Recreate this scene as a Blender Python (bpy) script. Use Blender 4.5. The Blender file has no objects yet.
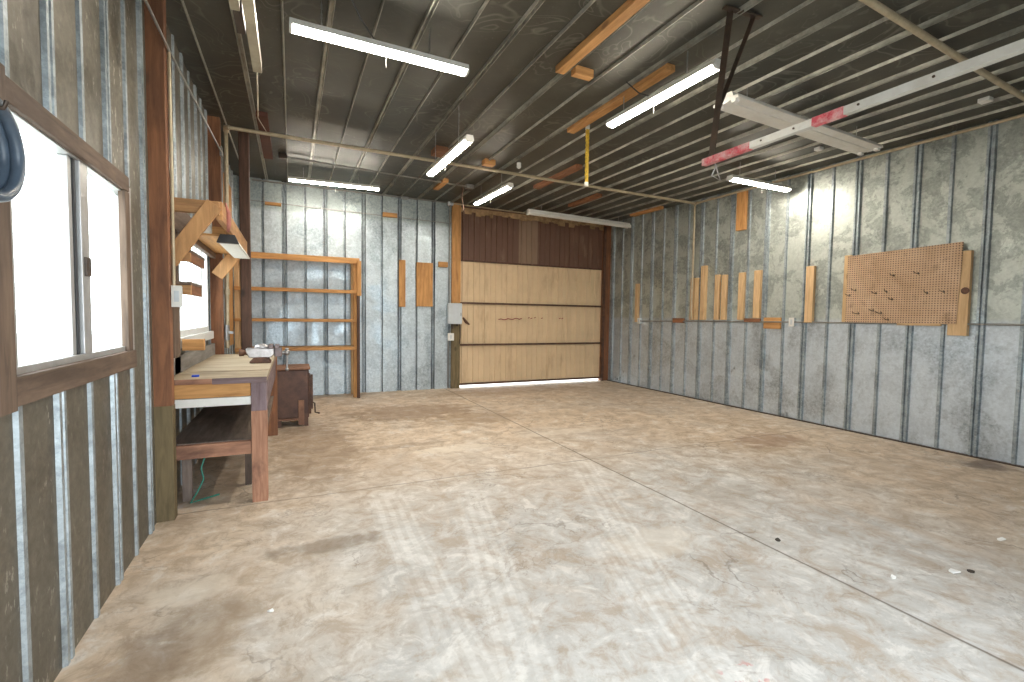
import bpy, math, random
from mathutils import Vector, Matrix
random.seed(7)
SC = bpy.context.scene
COL = SC.collection
AX, BX, DY, FY = -0.80, 6.254, 8.546, -0.45       # left wall, right wall, back wall, front wall


def zc(x, y):                                      # height of the ceiling sheet
    return 3.40 + .012 * (y - 5) - .010 * (x - 2.5)


# ------------------------------------------------------------------ materials
class NT:
    def __init__(s, name):
        s.m = bpy.data.materials.new(name)
        s.m.use_nodes = True
        s.t = s.m.node_tree
        s.b = s.t.nodes['Principled BSDF']

    def n(s, typ, **kw):
        nd = s.t.nodes.new(typ)
        for k, v in kw.items():
            if k.startswith('_'):
                nd.inputs[k[1:]].default_value = v
            else:
                setattr(nd, k, v)
        return nd

    def l(s, a, b):
        s.t.links.new(a, b)

    def coord(s, scale=(1, 1, 1), rnd=False):
        tc = s.n('ShaderNodeTexCoord')
        mp = s.n('ShaderNodeMapping')
        mp.inputs['Scale'].default_value = scale
        s.l(tc.outputs['Object'], mp.inputs['Vector'])
        if rnd:
            oi = s.n('ShaderNodeObjectInfo')
            mu = s.n('ShaderNodeMath', operation='MULTIPLY')
            mu.inputs[1].default_value = 40
            s.l(oi.outputs['Random'], mu.inputs[0])
            s.l(mu.outputs[0], mp.inputs['Location'])
        return mp.outputs[0]

    def noise(s, vec, scale, detail=5, rough=.6, dist=0):
        nd = s.n('ShaderNodeTexNoise')
        nd.inputs['Scale'].default_value = scale
        nd.inputs['Detail'].default_value = detail
        nd.inputs['Roughness'].default_value = rough
        nd.inputs['Distortion'].default_value = dist
        s.l(vec, nd.inputs['Vector'])
        return nd.outputs['Fac']

    def ramp(s, fac, stops):
        r = s.n('ShaderNodeValToRGB')
        e = r.color_ramp.elements
        while len(e) < len(stops):
            e.new(.5)
        for q, (p, c) in zip(e, stops):
            q.position = p
            q.color = (c, c, c, 1) if not isinstance(c, (tuple, list)) else (*c, 1)
        s.l(fac, r.inputs[0])
        return r.outputs[0]

    def mix(s, fac, a, b, mode='MIX'):
        m = s.n('ShaderNodeMix', data_type='RGBA', blend_type=mode)
        for sock, v in ((m.inputs[0], fac), (m.inputs[6], a), (m.inputs[7], b)):
            if isinstance(v, (int, float)):
                sock.default_value = v
            elif isinstance(v, (tuple, list)):
                sock.default_value = (*v, 1)
            else:
                s.l(v, sock)
        return m.outputs[2]

    def math(s, op, a, b=0.0, c=None, clamp=False):
        m = s.n('ShaderNodeMath', operation=op, use_clamp=clamp)
        for i, v in enumerate((a, b) if c is None else (a, b, c)):
            if isinstance(v, (int, float)):
                m.inputs[i].default_value = v
            else:
                s.l(v, m.inputs[i])
        return m.outputs[0]

    def sep(s, vec):
        q = s.n('ShaderNodeSeparateXYZ')
        s.l(vec, q.inputs[0])
        return q.outputs

    def smooth(s, v, a, b):                         # 0 below a, 1 above b
        r = s.n('ShaderNodeMapRange', interpolation_type='SMOOTHSTEP')
        r.inputs[1].default_value = a
        r.inputs[2].default_value = b
        s.l(v, r.inputs[0])
        return r.outputs[0]

    def out(s, col, rough=.6, metal=0.0, bump=None, bs=.2, bd=.01):
        if isinstance(col, (tuple, list)):
            s.b.inputs['Base Color'].default_value = (*col, 1)
        else:
            s.l(col, s.b.inputs['Base Color'])
        for k, v in (('Roughness', rough), ('Metallic', metal)):
            if isinstance(v, (int, float)):
                s.b.inputs[k].default_value = v
            else:
                s.l(v, s.b.inputs[k])
        if bump is not None:
            b = s.n('ShaderNodeBump')
            b.inputs['Strength'].default_value = bs
            b.inputs['Distance'].default_value = bd
            s.l(bump, b.inputs['Height'])
            s.l(b.outputs[0], s.b.inputs['Normal'])
        return s.m


_wc = {}


def wood(tone, axis='z'):
    """timber of one tone with grain along one axis"""
    key = (tone, axis)
    if key in _wc:
        return _wc[key]
    dark, light, stain, amt = {
        'orange': ((.36, .165, .05), (.66, .35, .125), (.20, .09, .04), .3),
        'tan': ((.50, .31, .15), (.76, .53, .29), (.26, .15, .07), .25),
        'post': ((.145, .058, .028), (.33, .140, .062), (.085, .042, .025), .5),
        'darkpost': ((.06, .030, .020), (.14, .070, .045), (.02, .012, .01), .5),
        'trim': ((.085, .055, .038), (.22, .148, .104), (.05, .03, .02), .6),
        'olive': ((.10, .075, .035), (.23, .17, .085), (.06, .045, .02), .5),
        'bench': ((.30, .23, .15), (.52, .43, .30), (.15, .10, .06), .45),
        'shelfdark': ((.14, .105, .085), (.28, .22, .18), (.05, .035, .03), .5),
        'peel': ((.24, .11, .065), (.52, .27, .165), (.08, .035, .025), .9),
        'purple': ((.12, .075, .085), (.27, .20, .21), (.09, .05, .03), .7),
        'rail': ((.36, .18, .07), (.60, .33, .14), (.10, .06, .035), .45),
        'gray': ((.16, .15, .14), (.30, .28, .26), (.08, .06, .05), .5),
    }[tone]
    s = NT('wood_%s_%s' % (tone, axis))
    st = {'x': (.10, 1, 1), 'y': (1, .10, 1), 'z': (1, 1, .10)}[axis]
    v = s.coord(st, rnd=True)
    g = s.noise(v, 28, 6, .65, .6)
    big = s.noise(s.coord({'x': (.35, 1, 1), 'y': (1, .35, 1), 'z': (1, 1, .35)}[axis], rnd=True), 4.5, 5, .65, .3)
    c = s.mix(s.ramp(g, [(.3, 0), (.7, 1)]), dark, light)
    c = s.mix(s.math('MULTIPLY', s.ramp(big, [(.46, 0), (.68, 1)]), amt), c, stain)
    kn = s.n('ShaderNodeTexVoronoi')
    kn.inputs['Scale'].default_value = 3.4
    s.l(s.coord({'x': (.5, 1, 1), 'y': (1, .5, 1), 'z': (1, 1, .5)}[axis], rnd=True), kn.inputs['Vector'])
    c = s.mix(s.math('MULTIPLY', s.ramp(kn.outputs['Distance'], [(.05, 1), (.10, 0)]), .7), c, stain)
    _wc[key] = s.out(c, .72, 0, g, .25, .004)
    return _wc[key]


def galv(name, dark, light, film, filmamt, metal=.75, rough=.42, grime=None, gz=1.34, patch=.0, streak=.4, upper=False, flecks=0):
    """weathered galvanised sheet: spangle, pale oxide film in patches, run marks; optional grime above one sheet lap"""
    s = NT(name)
    v = s.coord()
    sp = s.n('ShaderNodeTexVoronoi')
    sp.inputs['Scale'].default_value = 55
    s.l(v, sp.inputs['Vector'])
    spb = s.sep(sp.outputs['Color'])[0]
    fine = s.noise(v, 24, 6, .75)
    t = s.math('ADD', s.math('MULTIPLY', spb, .40), s.math('MULTIPLY', s.ramp(fine, [(.38, 0), (.62, 1)]), .60))
    c = s.mix(t, dark, light)
    big = s.noise(v, 1.7, 6, .62, .8)
    stv = s.noise(s.coord((1, 1, .12)), 9, 5, .6)
    f = s.math('ADD', s.ramp(big, [(.40, 0), (.52, 1), (.56, .85), (.70, .35)]), s.math('MULTIPLY', s.ramp(stv, [(.45, 0), (.75, 1)]), streak), clamp=True)
    c = s.mix(s.math('MULTIPLY', f, filmamt), c, film)
    z = s.sep(v)[2]
    if patch:
        pn = s.noise(v, 3.4, 9, .74, .4)
        pm = s.math('MULTIPLY', s.ramp(pn, [(.49, 0), (.53, 1)]), patch)
        pm = s.math('MULTIPLY', pm, s.ramp(fine, [(.30, 1), (.72, .45)]))
        if upper:
            pm = s.math('MULTIPLY', pm, s.math('ADD', .25, s.math('MULTIPLY', s.smooth(z, gz - .05, gz + .25), .75)))
        c = s.mix(pm, c, [q * .6 for q in dark])
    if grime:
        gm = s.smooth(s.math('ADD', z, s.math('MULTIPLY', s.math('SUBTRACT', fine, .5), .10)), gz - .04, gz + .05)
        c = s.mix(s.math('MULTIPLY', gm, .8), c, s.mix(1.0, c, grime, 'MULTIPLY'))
    if flecks:                                           # pale scuffs, denser in some areas, and dark run stains
        fm = s.math('MULTIPLY', s.ramp(s.noise(s.coord((1, 1, .45)), 42, 4, .6), [(.60, 0), (.66, 1)]), s.ramp(s.noise(v, 1.6, 3), [(.45, .1), (.62, 1)]))
        c = s.mix(s.math('MULTIPLY', fm, flecks), c, (.52, .49, .42))
        c = s.mix(s.math('MULTIPLY', s.ramp(s.noise(s.coord((1, 1, .3)), 3.2, 6, .65), [(.50, 0), (.66, .6)]), flecks), c, (.05, .042, .03))
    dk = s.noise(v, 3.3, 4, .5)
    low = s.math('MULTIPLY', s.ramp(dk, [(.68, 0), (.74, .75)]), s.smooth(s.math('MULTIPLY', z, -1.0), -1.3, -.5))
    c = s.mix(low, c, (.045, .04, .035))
    r = s.math('ADD', rough - .08, s.math('MULTIPLY', f, .22))
    return s.out(c, r, metal, s.math('ADD', s.math('MULTIPLY', spb, .3), s.noise(v, 3.0, 3)), .12, .012)


def simple(name, col, rough=.5, metal=0.0, var=.25, scale=14, dirt=None, damt=.5):
    s = NT(name)
    v = s.coord(rnd=True)
    n = s.noise(v, scale, 6, .65)
    c = s.mix(s.ramp(n, [(.3, 0), (.7, 1)]), [q * (1 - var) for q in col], [min(1, q * (1 + var * .6)) for q in col])
    if dirt:
        c = s.mix(s.math('MULTIPLY', s.ramp(s.noise(v, scale * .35, 6, .7), [(.45, 0), (.62, 1)]), damt), c, dirt)
    return s.out(c, rough, metal, n, .1, .003)


def emitter(name, col, strength):
    s = NT(name)
    s.b.inputs['Base Color'].default_value = (.9, .9, .9, 1)
    s.b.inputs['Emission Color'].default_value = (*col, 1)
    s.b.inputs['Emission Strength'].default_value = strength
    return s.m


M = {}
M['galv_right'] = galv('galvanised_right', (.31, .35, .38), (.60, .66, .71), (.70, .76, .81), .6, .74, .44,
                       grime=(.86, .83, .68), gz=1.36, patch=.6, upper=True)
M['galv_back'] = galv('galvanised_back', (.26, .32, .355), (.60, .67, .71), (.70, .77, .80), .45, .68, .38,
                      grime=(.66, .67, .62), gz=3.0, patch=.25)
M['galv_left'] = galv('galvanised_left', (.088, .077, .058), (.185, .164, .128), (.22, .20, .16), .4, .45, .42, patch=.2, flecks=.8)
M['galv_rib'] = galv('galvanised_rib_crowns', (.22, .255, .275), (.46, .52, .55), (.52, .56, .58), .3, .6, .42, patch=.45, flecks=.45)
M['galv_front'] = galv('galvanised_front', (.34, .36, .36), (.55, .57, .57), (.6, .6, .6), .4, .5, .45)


def ceiling_mat():
    s = NT('galvanised_ceiling')
    v = s.coord()
    n = s.noise(v, 1.1, 6, .6, .6)
    fine = s.noise(v, 30, 5, .75)
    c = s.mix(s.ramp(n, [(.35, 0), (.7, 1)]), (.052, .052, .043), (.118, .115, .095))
    c = s.mix(s.math('MULTIPLY', s.ramp(fine, [(.62, 0), (.72, 1)]), .35), c, (.36, .35, .30))
    w = s.noise(v, 2.2, 2, .4, 1.2)                       # pale tide lines left by old leaks
    ln = s.ramp(w, [(.470, 0), (.485, 1), (.50, 0), (.56, 0), (.572, 1), (.584, 0)])
    c = s.mix(s.math('MULTIPLY', s.math('MULTIPLY', ln, s.ramp(s.noise(v, .9, 3), [(.42, 0), (.6, 1)])), .32), c, (.36, .35, .30))
    return s.out(c, s.math('ADD', .36, s.math('MULTIPLY', n, .25)), .45, s.noise(v, 2.6, 3), .15, .02)


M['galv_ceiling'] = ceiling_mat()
M['galv_ceiling_rib'] = simple('galvanised_ceiling_rib', (.46, .45, .39), .38, .6, .3, 9, (.16, .155, .13), .6)  # paler than the flats: lamp light caught on the ribs, put into colour


def floor_mat():
    s = NT('worn_concrete')
    v = s.coord()
    X, Y, Z = s.sep(v)
    warp = s.noise(v, 1.3, 5, .6)
    warp2 = s.noise(v, 6.0, 6, .65)
    big = s.noise(v, .75, 7, .65, .7)
    mid = s.noise(v, 3.2, 8, .7, 1.0)
    fine = s.noise(v, 38, 6, .75)
    tan = s.mix(s.ramp(mid, [(.3, 0), (.7, 1)]), (.51, .385, .265), (.72, .585, .445))
    pale = s.mix(s.ramp(mid, [(.3, 0), (.7, 1)]), (.41, .395, .37), (.60, .585, .56))
    # pale worn lane where vehicles drove in, tan dirt elsewhere
    e = s.math('ADD', s.math('ABSOLUTE', s.math('SUBTRACT', X, 2.0)), s.math('MULTIPLY', s.math('SUBTRACT', warp, .5), 2.4))
    lane = s.math('MULTIPLY', s.math('SUBTRACT', 1.0, s.smooth(e, 1.0, 3.0)),
                  s.math('SUBTRACT', 1.0, s.smooth(s.math('ADD', Y, s.math('MULTIPLY', s.math('SUBTRACT', big, .5), 5)), 2.4, 5.2)))
    lane = s.math('ADD', lane, s.math('MULTIPLY', s.ramp(big, [(.48, 0), (.66, 1)]), .45), clamp=True)
    c = s.mix(lane, tan, pale)
    # blotchy wear at several sizes and thin broken edges where the top skin has flaked
    b1 = s.noise(v, 5.5, 8, .72, .6)
    b2 = s.noise(v, 14, 8, .75, .4)
    c = s.mix(s.math('MULTIPLY', s.ramp(b1, [(.49, 0), (.60, 1)]), .62), c, (.36, .27, .19))
    c = s.mix(s.math('MULTIPLY', s.ramp(b1, [(.37, 1), (.46, 0)]), .6), c, (.74, .71, .67))
    c = s.mix(s.math('MULTIPLY', s.ramp(b2, [(.54, 0), (.64, 1)]), .45), c, (.33, .26, .19))
    c = s.mix(s.math('MULTIPLY', s.ramp(b2, [(.30, 1), (.42, 0)]), .40), c, (.78, .76, .73))
    fk = s.noise(v, 2.0, 6, .62, .5)
    fl_ = s.math('MULTIPLY', s.ramp(fk, [(.535, 0), (.545, 1), (.556, 0)]), s.ramp(s.noise(v, 1.1, 3), [(.46, 0), (.58, 1)]))
    c = s.mix(s.math('MULTIPLY', fl_, .55), c, (.20, .15, .11))
    # dirt streaks dragged along, soft
    c = s.mix(s.math('MULTIPLY', s.ramp(s.noise(s.coord((1, .45, 1)), 1.6, 8, .7, .9), [(.52, 0), (.70, 1)]), .5), c, (.42, .295, .185))
    c = s.mix(s.math('MULTIPLY', s.ramp(fine, [(.56, 0), (.72, 1)]), .18), c, (.78, .77, .74))

    def blot(x, y, rx, ry, col, a, edge=.35):
        nonlocal c
        dx = s.math('DIVIDE', s.math('SUBTRACT', X, x), rx)
        dy = s.math('DIVIDE', s.math('SUBTRACT', Y, y), ry)
        d = s.math('SQRT', s.math('ADD', s.math('MULTIPLY', dx, dx), s.math('MULTIPLY', dy, dy)))
        d = s.math('ADD', d, s.math('MULTIPLY', s.math('SUBTRACT', warp2, .5), 2.2))
        c = s.mix(s.math('MULTIPLY', s.math('SUBTRACT', 1.0, s.smooth(d, 1 - edge, 1 + edge)), a), c, col)
    blot(1.5, 6.6, .9, .5, (.20, .115, .06), .55)
    blot(2.2, 5.9, .7, .35, (.24, .15, .08), .45)
    blot(.2, 2.92, .28, .09, (.19, .14, .10), .6)
    blot(-.35, 2.35, .16, .30, (.23, .16, .10), .45)
    blot(-.45, 2.68, .15, .13, (.72, .65, .55), .5, .25)
    blot(.15, 2.5, .20, .07, (.68, .63, .56), .25, .3)
    blot(1.5, 4.6, .5, .10, (.72, .64, .53), .55, .15)
    blot(1.0, 4.9, .45, .08, (.22, .15, .10), .4, .15)
    blot(2.9, 4.8, .6, .10, (.70, .62, .52), .45, .15)
    blot(-.55, 2.2, .14, .18, (.17, .11, .07), .5)
    blot(3.0, 2.6, .30, .20, (.27, .21, .15), .35)
    blot(4.9, 3.6, .45, .25, (.27, .14, .075), .5)
    blot(6.0, 2.15, .22, .16, (.10, .06, .045), .7)
    blot(2.0, 2.2, .25, .16, (.66, .60, .52), .5)
    blot(.2, 5.2, .4, 1.2, (.22, .14, .08), .45)
    blot(3.6, 7.9, 1.5, .4, (.26, .16, .085), .4)

    # tyre tracks: four pale tread lines in each band
    def track(x0, y0, x1, y1, w, a):
        nonlocal c
        L = math.hypot(x1 - x0, y1 - y0)
        nx, ny = (y1 - y0) / L, -(x1 - x0) / L
        d = s.math('SUBTRACT', s.math('ADD', s.math('MULTIPLY', X, nx), s.math('MULTIPLY', Y, ny)), nx * x0 + ny * y0)
        d = s.math('ADD', d, s.math('MULTIPLY', s.math('SUBTRACT', warp, .5), .06))
        band = s.math('SUBTRACT', 1.0, s.smooth(s.math('ABSOLUTE', d), w * .8, w))
        gr = s.smooth(s.math('SINE', s.math('MULTIPLY', d, 6.283 / (w * .5))), -.5, .3)
        cross = s.math('ADD', .72, s.math('MULTIPLY', s.math('SINE', s.math('MULTIPLY', Y, 140.0)), .28))
        rng = s.math('SUBTRACT', 1.0, s.smooth(Y, y0 - .35, y0))
        m = s.math('MULTIPLY', s.math('MULTIPLY', band, s.math('ADD', .28, s.math('MULTIPLY', s.math('MULTIPLY', gr, cross), .72))),
                   s.math('MULTIPLY', rng, s.ramp(mid, [(.30, .25), (.55, 1)])))
        c = s.mix(s.math('MULTIPLY', m, a), c, (.84, .83, .80))
    track(.64, 3.75, .57, 1.2, .13, .36)
    track(1.25, 3.55, .72, 1.2, .13, .32)
    track(2.55, 4.0, 1.70, 1.9, .12, .32)
    track(2.25, 3.9, 3.05, 1.3, .16, .22)
    track(1.75, 2.6, 1.25, 1.1, .09, .25)
    # cracks
    wv = s.n('ShaderNodeVectorMath', operation='ADD')
    sc = s.n('ShaderNodeVectorMath', operation='SCALE')
    nn = s.n('ShaderNodeTexNoise')
    nn.inputs['Scale'].default_value = 2.2
    nn.inputs['Detail'].default_value = 7
    s.l(v, nn.inputs['Vector'])
    s.l(nn.outputs['Color'], sc.inputs[0])
    sc.inputs['Scale'].default_value = 1.1
    s.l(v, wv.inputs[0])
    s.l(sc.outputs[0], wv.inputs[1])
    vo = s.n('ShaderNodeTexVoronoi', feature='DISTANCE_TO_EDGE')
    vo.inputs['Scale'].default_value = 1.25
    s.l(wv.outputs[0], vo.inputs['Vector'])
    cr = s.math('MULTIPLY', s.ramp(vo.outputs['Distance'], [(.004, 1), (.016, 0)]), s.ramp(s.noise(v, .9, 4), [(.50, 0), (.62, 1)]))
    c = s.mix(s.math('MULTIPLY', cr, .55), c, (.15, .11, .08))
    # sawn joints
    jw = s.math('MULTIPLY', s.math('SUBTRACT', warp, .5), .03)
    j1 = s.ramp(s.math('ABSOLUTE', s.math('ADD', s.math('SUBTRACT', X, 2.58), jw)), [(.004, 1), (.012, 0)])
    j2 = s.ramp(s.math('ABSOLUTE', s.math('ADD', s.math('SUBTRACT', Y, 3.77), s.math('MULTIPLY', jw, 3.0))), [(.003, 1), (.011, 0)])
    j2 = s.math('MULTIPLY', j2, s.ramp(mid, [(.30, .15), (.55, .9)]))
    c = s.mix(s.math('MULTIPLY', j1, .8), c, (.13, .10, .075))
    c = s.mix(s.math('MULTIPLY', j2, .75), c, (.13, .10, .075))
    red = s.math('MULTIPLY', s.ramp(s.noise(v, 17, 3), [(.58, 0), (.63, .6)]),
                 s.math('MULTIPLY', s.math('SUBTRACT', 1.0, s.smooth(s.math('ABSOLUTE', s.math('SUBTRACT', X, 1.55)), .05, .12)),
                        s.math('SUBTRACT', 1.0, s.smooth(s.math('ABSOLUTE', s.math('SUBTRACT', Y, 1.2)), .03, .08))))
    c = s.mix(red, c, (.55, .10, .08))
    h = s.math('ADD', s.math('MULTIPLY', mid, .6), s.math('MULTIPLY', fine, .3))
    h = s.math('SUBTRACT', h, s.math('MULTIPLY', s.math('ADD', cr, j1), .5))
    return s.out(c, .58, 0, h, .25, .012)


M['floor'] = floor_mat()


def door_mat(name, base, dirt, amt):
    s = NT(name)
    v = s.coord()
    n = s.noise(s.coord((1, 1, .25)), 5, 6, .65)
    c = s.mix(s.ramp(s.noise(v, 2.2, 5), [(.3, 0), (.7, 1)]), [q * .86 for q in base], base)
    c = s.mix(s.math('MULTIPLY', s.ramp(n, [(.55, 0), (.72, 1)]), amt), c, dirt)
    return s.out(c, .5, 0, n, .05, .004)


M['door_tan'] = door_mat('tan_painted_steel', (.72, .54, .34), (.34, .20, .10), .45)
M['door_brown'] = door_mat('brown_painted_steel', (.155, .078, .052), (.30, .20, .13), .55)
M['door_brown_faded'] = door_mat('faded_brown_painted_steel', (.27, .175, .115), (.15, .08, .05), .5)
M['insul'] = simple('torn_paper_strip', (.42, .27, .14), .9, 0, .5, 9, (.14, .08, .04), .7)
M['rust'] = simple('rusty_dark_steel', (.10, .055, .038), .6, .3, .4, 20, (.19, .085, .045), .5)
M['darksteel'] = simple('dark_steel', (.075, .055, .043), .45, .5, .3, 20, (.12, .07, .045), .4)
M['steel'] = simple('bare_steel', (.42, .42, .42), .38, .85, .2, 18, (.20, .17, .15), .3)
M['pipe'] = simple('old_pale_pipe', (.50, .42, .29), .42, .25, .2, 12, (.30, .23, .14), .4)
M['conduit'] = simple('gray_conduit', (.30, .29, .27), .4, .7, .2, 14)
M['white'] = simple('white_enamel', (.78, .77, .73), .4, 0, .06, 8, (.62, .58, .48), .35)
M['fixture'] = simple('white_fixture', (.74, .73, .69), .38, 0, .08, 8, (.55, .50, .40), .35)
M['grayenamel'] = simple('pale_gray_enamel', (.58, .62, .65), .42, .1, .08, 8, (.42, .42, .40), .3)
M['track'] = simple('white_track_paint', (.62, .61, .57), .4, .2, .1, 10, (.40, .35, .27), .35)
M['tanmetal'] = simple('yellowed_track_paint', (.44, .38, .27), .45, .2, .2, 10, (.24, .19, .12), .5)
M['red'] = simple('red_tape', (.62, .055, .085), .5, 0, .25, 22, (.70, .56, .53), .75)
M['pinkcloth'] = simple('faded_red_strap', (.50, .20, .16), .8, 0, .3, 18)
M['yellow'] = simple('yellow_rope', (.72, .47, .045), .6, 0, .3, 40, (.25, .16, .03), .5)
M['black'] = simple('black_rubber', (.025, .025, .027), .5, 0, .3, 20)
M['hose'] = simple('blue_gray_hose', (.075, .105, .145), .35, 0, .25, 20)
M['blue'] = simple('blue_plastic', (.02, .07, .55), .4, 0, .15, 20)
M['green'] = simple('green_cord', (.03, .22, .16), .5, 0, .15, 20)
M['alu'] = simple('window_aluminium', (.52, .52, .52), .42, .6, .12, 10, (.34, .31, .27), .4)
M['vinyl'] = simple('window_white_vinyl', (.72, .73, .72), .45, 0, .08, 10)
M['stove'] = simple('rust_brown_sheet_metal', (.085, .042, .030), .5, .25, .35, 9, (.17, .085, .05), .5)
M['stovetop'] = simple('bare_rust_top', (.24, .12, .07), .6, .2, .3, 12, (.12, .06, .04), .5)
M['vise'] = simple('worn_vise_iron', (.20, .17, .17), .42, .5, .3, 24, (.15, .07, .05), .5)
M['visejaw'] = simple('bright_worn_iron', (.52, .50, .50), .35, .7, .25, 24)
M['paper'] = simple('white_paper', (.80, .79, .76), .8, 0, .06, 20)
M['leafdark'] = simple('dark_scrap', (.05, .04, .03), .8, 0, .3, 20)
M['rustred'] = simple('red_brown_ceiling_board', (.10, .035, .022), .7, 0, .4, 8)
M['paintmark'] = simple('red_paint_scrawl', (.30, .045, .05), .6, 0, .3, 30)
M['smudge'] = simple('brown_scrape', (.13, .06, .035), .7, 0, .5, 30)
M['lamp'] = emitter('lit_diffuser', (1.0, .915, .78), 55)
M['gwhite'] = simple('outdoor_gravel', (.55, .54, .50), .9, 0, .2, 3)


def pegboard_mat():
    s = NT('pegboard_hardboard')
    v = s.coord()
    X, Y, Z = s.sep(v)
    n = s.noise(v, 3.0, 7, .65, .5)
    c = s.mix(s.ramp(n, [(.3, 0), (.7, 1)]), (.46, .285, .165), (.64, .44, .29))
    c = s.mix(s.math('MULTIPLY', s.ramp(s.noise(v, 7, 5), [(.58, 0), (.72, 1)]), .5), c, (.20, .11, .07))
    p = .0254
    fy = s.math('SUBTRACT', s.math('FRACT', s.math('DIVIDE', Y, p)), .5)
    fz = s.math('SUBTRACT', s.math('FRACT', s.math('DIVIDE', Z, p)), .5)
    r = s.math('SQRT', s.math('ADD', s.math('MULTIPLY', fy, fy), s.math('MULTIPLY', fz, fz)))
    hole = s.math('SUBTRACT', 1.0, s.smooth(r, .19, .27))
    c = s.mix(s.math('MULTIPLY', hole, .95), c, (.05, .03, .02))
    return s.out(c, .7, 0, hole, -.3, .004)


M['peg'] = pegboard_mat()


def glass_mat():
    s = NT('window_glass')
    t = s.t
    tr = s.n('ShaderNodeBsdfTransparent')
    gl = s.n('ShaderNodeBsdfGlossy')
    gl.inputs['Roughness'].default_value = .03
    tr.inputs['Color'].default_value = (.96, .98, .97, 1)
    mx = s.n('ShaderNodeMixShader')
    mx.inputs[0].default_value = .06
    s.l(tr.outputs[0], mx.inputs[1])
    s.l(gl.outputs[0], mx.inputs[2])
    s.l(mx.outputs[0], t.nodes['Material Output'].inputs['Surface'])
    return s.m


M['glass'] = glass_mat()


# ------------------------------------------------------------------ mesh builder
class MB:
    def __init__(s):
        s.v, s.f, s.sm = [], [], []

    def add(s, vs, fs, smooth=False):
        o = len(s.v)
        s.v += [tuple(p) for p in vs]
        s.f += [tuple(i + o for i in f) for f in fs]
        s.sm += [smooth] * len(fs)
        return s

    def box(s, x0, x1, y0, y1, z0, z1):
        vs = [(x, y, z) for z in (z0, z1) for y in (y0, y1) for x in (x0, x1)]
        return s.add(vs, [(0, 2, 3, 1), (4, 5, 7, 6), (0, 1, 5, 4), (2, 6, 7, 3), (0, 4, 6, 2), (1, 3, 7, 5)])

    def beam(s, p, q, w, h, up=(0, 0, 1)):
        """bar of section w x h from p to q"""
        p, q, up = Vector(p), Vector(q), Vector(up)
        d = (q - p).normalized()
        sd = d.cross(up).normalized()
        u = sd.cross(d)
        vs = [e + sd * a * w / 2 + u * b * h / 2 for e in (p, q) for a, b in ((-1, -1), (1, -1), (1, 1), (-1, 1))]
        return s.add(vs, [(0, 1, 2, 3), (7, 6, 5, 4), (0, 4, 5, 1), (1, 5, 6, 2), (2, 6, 7, 3), (3, 7, 4, 0)])

    def tube(s, pts, r, n=10, closed_ends=True):
        pts = [Vector(p) for p in pts]
        rs = r if isinstance(r, (list, tuple)) else [r] * len(pts)
        prev = None
        vs, fs = [], []
        for i, p in enumerate(pts):
            d = (pts[min(i + 1, len(pts) - 1)] - pts[max(i - 1, 0)]).normalized()
            if prev is None:
                a = Vector((0, 0, 1)) if abs(d.z) < .9 else Vector((1, 0, 0))
                u = d.cross(a).normalized()
            else:
                u = (prev - d * prev.dot(d)).normalized()
            prev = u
            w = d.cross(u)
            for k in range(n):
                t = 2 * math.pi * k / n
                vs.append(p + (u * math.cos(t) + w * math.sin(t)) * rs[i])
        for i in range(len(pts) - 1):
            for k in range(n):
                fs.append((i * n + k, i * n + (k + 1) % n, (i + 1) * n + (k + 1) % n, (i + 1) * n + k))
        s.add(vs, fs, True)
        if closed_ends:
            s.add(vs[:n], [tuple(reversed(range(n)))])
            s.add(vs[-n:], [tuple(range(n))])
        return s

    def prism(s, poly, p0, axis_u, axis_v, ext):
        """polygon (u, v) placed at p0, extruded by vector ext"""
        p0, au, av, ext = Vector(p0), Vector(axis_u), Vector(axis_v), Vector(ext)
        n = len(poly)
        a = [p0 + au * u + av * v for u, v in poly]
        b = [q + ext for q in a]
        fs = [tuple(range(n)), tuple(reversed(range(n, 2 * n)))]
        fs += [(i, i + n, (i + 1) % n + n, (i + 1) % n) for i in range(n)]
        return s.add(a + b, fs)

    def ball(s, c, r, sc=(1, 1, 1), seg=12):
        c = Vector(c)
        vs, fs = [], []
        rings = seg // 2
        for i in range(rings + 1):
            a = math.pi * i / rings
            for k in range(seg):
                t = 2 * math.pi * k / seg
                vs.append(c + Vector((math.sin(a) * math.cos(t) * sc[0], math.sin(a) * math.sin(t) * sc[1], math.cos(a) * sc[2])) * r)
        for i in range(rings):
            for k in range(seg):
                fs.append((i * seg + k, i * seg + (k + 1) % seg, (i + 1) * seg + (k + 1) % seg, (i + 1) * seg + k))
        return s.add(vs, fs, True)

    def build(s, name, mat, parent=None, bevel=.003, fix=True):
        me = bpy.data.meshes.new(name)
        base = parent_base(parent) if parent else Vector((0, 0, 0))
        me.from_pydata([tuple(Vector(p) - base) for p in s.v], [], s.f)
        me.polygons.foreach_set('use_smooth', s.sm)
        if fix:
            import bmesh
            bm = bmesh.new()
            bm.from_mesh(me)
            bmesh.ops.recalc_face_normals(bm, faces=bm.faces)
            bm.to_mesh(me)
            bm.free()
        me.materials.append(mat)
        o = bpy.data.objects.new(name, me)
        COL.objects.link(o)
        if parent:
            o.parent = parent
        if bevel:
            b = o.modifiers.new('bevel', 'BEVEL')
            b.width = bevel
            b.segments = 2
            b.limit_method = 'ANGLE'
            b.angle_limit = math.radians(50)
        return o


def parent_base(o):
    p = Vector((0, 0, 0))
    while o:
        p += o.location
        o = o.parent
    return p


def tag(o, label, cat, group=None):
    o['label'] = label
    o['category'] = cat
    if group:
        o['group'] = group
    return o


def thing(name, label, cat, loc, group=None):
    o = bpy.data.objects.new(name, None)
    o.empty_display_size = .1
    o.location = loc
    COL.objects.link(o)
    return tag(o, label, cat, group)


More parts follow.
